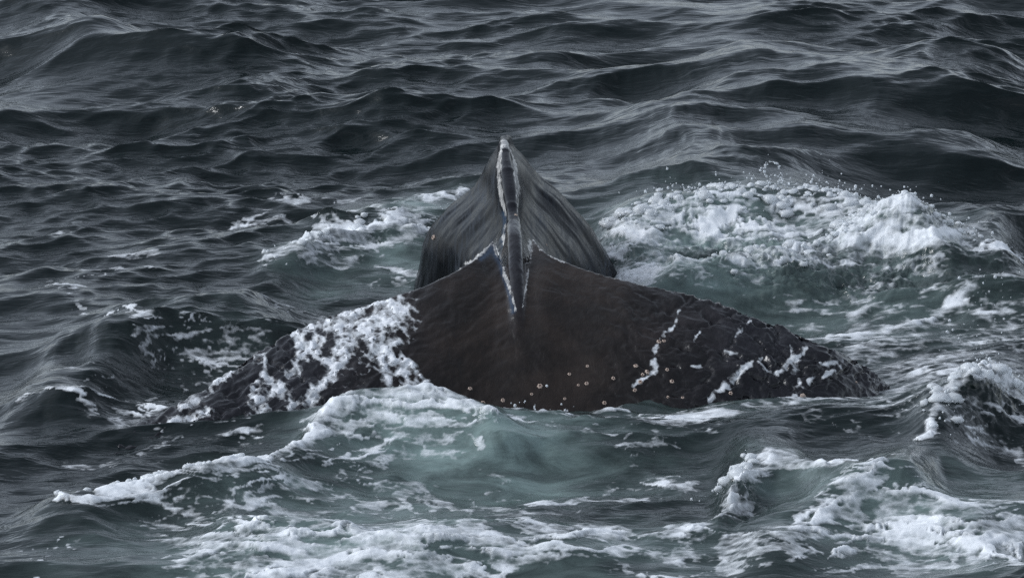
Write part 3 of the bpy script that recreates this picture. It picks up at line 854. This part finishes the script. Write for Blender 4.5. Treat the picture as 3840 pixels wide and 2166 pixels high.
    rs = sstep(.7, 1.9, X) * sstep(-4.0, -2.6, Y) * sstep(1.2, -.6, Y)
    strk = fbm(sx * 1.6, sy * 13, 4, 95) * .5 + .5
    rg = 1 - np.abs(fbm((X + w1 * .35 + w3 * .05) * 1.5, (Q + w2 * .4 + w3 * .06) * 3.2, 5, 83)) * 2.4
    rg2 = 1 - np.abs(fbm((X + w1 * .25 + w3 * .1) * 4.5, (Q + w2 * .3 + w3 * .1) * 9, 4, 84)) * 2.4
    field = rank(.50 * cl + .20 * lace + .32 * rg + .20 * rg2)
    field = field * (1 - .6 * rs) + rs * .6 * strk
    dens = np.maximum(dens, rs * .60)
    Z += rs * .022 * (fbm(sx * 1.3, sy * 7, 3, 96) + .5 * fbm(sx * 3, sy * 18, 2, 97))
    veil = np.exp(-((X - .3) / 3.4) ** 2 - ((Y + 2.6) / 3.0) ** 2) * sstep(-.5, .3, fbm(X * .8, Y * .6, 3, 181))
    dens = np.maximum(dens, .34 * veil)
    thr = 1.0 - dens
    foam = sstep(thr - .16, thr + .46, field) * sstep(.10, .35, dens)
    mid = fbm((X + w1 * .3) * 1.9 + 7, (Q + w2 * .3) * 4.2, 4, 121)
    foam *= .42 + .58 * sstep(-.20, .45, mid + .55 * (dens - .75))
    # stray flecks over the near sea
    stray = sstep(.30, .52, fbm(X * 1.1, Y * .55, 3, 66)) * sstep(3.5, .5, Y) 
    foam = np.maximum(foam, .7 * sstep(.86, .99, field) * stray)
    # thickness and billows of the foam
    bil = billow(X * 4.2 + w3 * .2, Q * 5.0, 3, 101, .45)
    thick = sstep(.55, 1.05, dens) * sstep(.25, .9, foam)
    Z += foam * .004 + thick * (.060 * (bil - .10) + .010)
    # boiling white water
    boil = np.zeros(n, F)
    for cx, cy, rx, ry, z in ((2900, 830, 800, 80, .3), (3050, 960, 650, 90, .14), (3720, 1420, 160, 60, .2), (2780, 1740, 60, 70, .22)):
        x, y, _ = at(cx, cy, z)
        boil = np.maximum(boil, np.exp(-(((X - x) / (rx * WID / 3840)) ** 2 + ((Y - y) * SN / (ry * WID / 3840)) ** 2) * 1.2))
    b2 = billow(X * 3.0, Y * 3.2, 4, 111, .6)
    b3 = billow(X * 8, Y * 10, 3, 113, .6)
    Z += boil * (.15 * (b2 - .25) + .06 * (b3 - .2))
    DY -= boil * .10 * b2
    bub = fbm(X * 4.2 + w1, Q * 5.5, 4, 117)
    foam *= 1 - .62 * boil * sstep(.0, .35, bub)
    # aerated water
    aer = np.zeros(n, F)
    wa = w1 * .18
    for cx, cy, rx, ry, am, z in AER:
        x, y, _ = at(cx, cy, z)
        q = (((X + wa - x) / (rx * WID / 3840)) ** 2 + (((Y + w2 * .5 - y) * SN) / (ry * WID / 3840)) ** 2)
        aer = np.maximum(aer, am * np.exp(-q * 1.1))
    x, y, _ = at(2690, 955, .13)
    hol = np.exp(-(((X + wa - x) / .27) ** 2 + ((Y + w2 * .4 - y) * SN / .085) ** 2) * 1.1)
    foam *= 1 - .8 * hol; aer *= 1 - .8 * hol
    aer = np.clip(aer * (.85 + .5 * cl) , 0, 1)
    co = np.stack([X + DX, Y + DY, Z], 1)
    me = mesh_np('sea', co, gridquads(len(ys), len(a)))
    attr(me, 'foam', foam); attr(me, 'aerated', aer)
    attr(me, 'ripple', np.clip(.55 + .8 * patch * .6 + .25 * wake, .25, 1.4) * sstep(200, 60, R))
    link('sea', me, sea_material(), kind='structure', label='dark choppy sea with white foam and pale churned water round the whale')
    return me, co

def build_spray(co):
    """drops thrown up by the breaking crests and clots of froth along them"""
    import bmesh
    def ico(k):
        bm = bmesh.new(); bmesh.ops.create_icosphere(bm, subdivisions=k, radius=1)
        v = np.array([q.co[:] for q in bm.verts]); f = np.array([[q.index for q in fc.verts] for fc in bm.faces]); bm.free()
        return v, f
    V1, F1 = ico(1); V2, F2 = ico(2)
    rng = np.random.default_rng(3)
    vs, fs, o = [], [], 0
    def put(V, Fc, c, r, sq=(1, 1, 1), wob=0.0):
        nonlocal o
        q = V * r * np.array(sq)
        if wob: q = q * (1 + wob * pn(V[:, 0] * 1.7 + c[0] * 9, V[:, 1] * 1.7 + V[:, 2] * 1.3 + c[1] * 9)[:, None])
        vs.append(q + np.array(c)); fs.append(Fc + o); o += len(V)
    sub = co[(np.abs(co[:, 0]) < 3.6) & (co[:, 1] > -7) & (co[:, 1] < 5)]
    def top(x, y):
        d = np.abs(sub[:, 0] - x) + np.abs(sub[:, 1] - y) * .6
        k = np.argpartition(d, 12)[:12]
        return sub[k, 2].max()
    def crest(pts, z, n_drop, n_clot, up, spread):
        P = np.array([at(px, py, z) for px, py in pts])
        for i in range(n_clot):
            s_ = rng.uniform(0, len(P) - 1); k = int(s_); a = s_ - k
            c = P[k] * (1 - a) + P[min(k + 1, len(P) - 1)] * a
            c = c + np.array([rng.normal(0, .05), rng.normal(-.02, spread), 0]); c[2] = top(c[0], c[1])
            r = rng.gamma(2.0, .007) + .006
            put(V2, F2, c - np.array([0, 0, r * .3]), r, (rng.uniform(.9, 1.5), 1, rng.uniform(.6, 1.0)), .35)
        for i in range(n_drop):
            s_ = rng.uniform(0, len(P) - 1); k = int(s_); a = s_ - k
            c = P[k] * (1 - a) + P[min(k + 1, len(P) - 1)] * a
            c = c + np.array([rng.normal(0, .06), rng.normal(0, spread), 0]); c[2] = top(c[0], c[1]) + abs(rng.exponential(up))
            put(V1, F1, c, min(.002 + rng.exponential(.0022), .011), (1, 1, rng.uniform(.9, 1.5)))
    B = [(2325, 835), (2415, 820), (2534, 790), (2624, 768), (2758, 765), (2907, 772), (3056, 758), (3160, 772), (3280, 800), (3414, 815), (3548, 845), (3700, 850)]
    crest(B, .2, 330, 150, .035, .12)
    crest(B[5:7] + [(3100, 765)], .2, 40, 10, .06, .06)
    crest([(2600, 1000), (2860, 955), (3000, 955), (3150, 910), (3280, 880), (3400, 890)], .12, 60, 60, .02, .15)
    crest([(3500, 1550), (3600, 1480), (3700, 1410), (3780, 1375), (3840, 1370)], .18, 120, 40, .03, .12)
    crest([(3560, 1250), (3700, 1180), (3840, 1100)], .05, 60, 0, .05, .4)
    crest([(2720, 1760), (2745, 1720), (2800, 1680)], .17, 40, 20, .015, .05)
    crest([(209, 1822), (507, 1778), (626, 1762), (716, 1762), (835, 1748), (954, 1722)], .115, 12, 46, .01, .03)
    crest([(1000, 985), (1130, 940), (1270, 880), (1420, 845), (1640, 850), (1730, 760)], .09, 24, 24, .015, .1)
    crest([(1940, 1530), (2000, 1520), (2080, 1525)], .03, 46, 14, .02, .04)
    # the thin looping jet above the right-hand crest
    x0, y0, _ = at(2900, 760, .2); zb = top(x0, y0)
    for x_c, hgt, wd in ((-.05, .14, .012), (.02, .10, .012), (.05, .05, .02)):
        for i in range(42):
            h = rng.uniform(0, hgt)
            put(V1, F1, (x0 + x_c + .03 * math.sin(h * 30) + rng.normal(0, wd), y0 + rng.normal(0, .02), zb - .02 + h), .0018 + rng.exponential(.0022))
    for i in range(40):
        aa = rng.uniform(0, math.pi)
        put(V1, F1, (x0 - .015 + .045 * math.cos(aa) + rng.normal(0, .006), y0, zb + .11 + .045 * math.sin(aa)), .0018 + rng.exponential(.0018))
    me = mesh_np('spray', np.concatenate(vs), tris=np.concatenate(fs))
    t = NT('spray_drops')
    t.b.inputs['Base Color'].default_value = (.78, .81, .83, 1)
    t.b.inputs['Roughness'].default_value = .22
    t.b.inputs['IOR'].default_value = 1.33
    t.b.inputs['Transmission Weight'].default_value = .35
    link('spray', me, t.m, kind='stuff', label='drops and clots of froth thrown up along the breaking crests', category='spray')

sea_me, sea_co = build_sea()
whale = build_whale()
build_spray(sea_co)
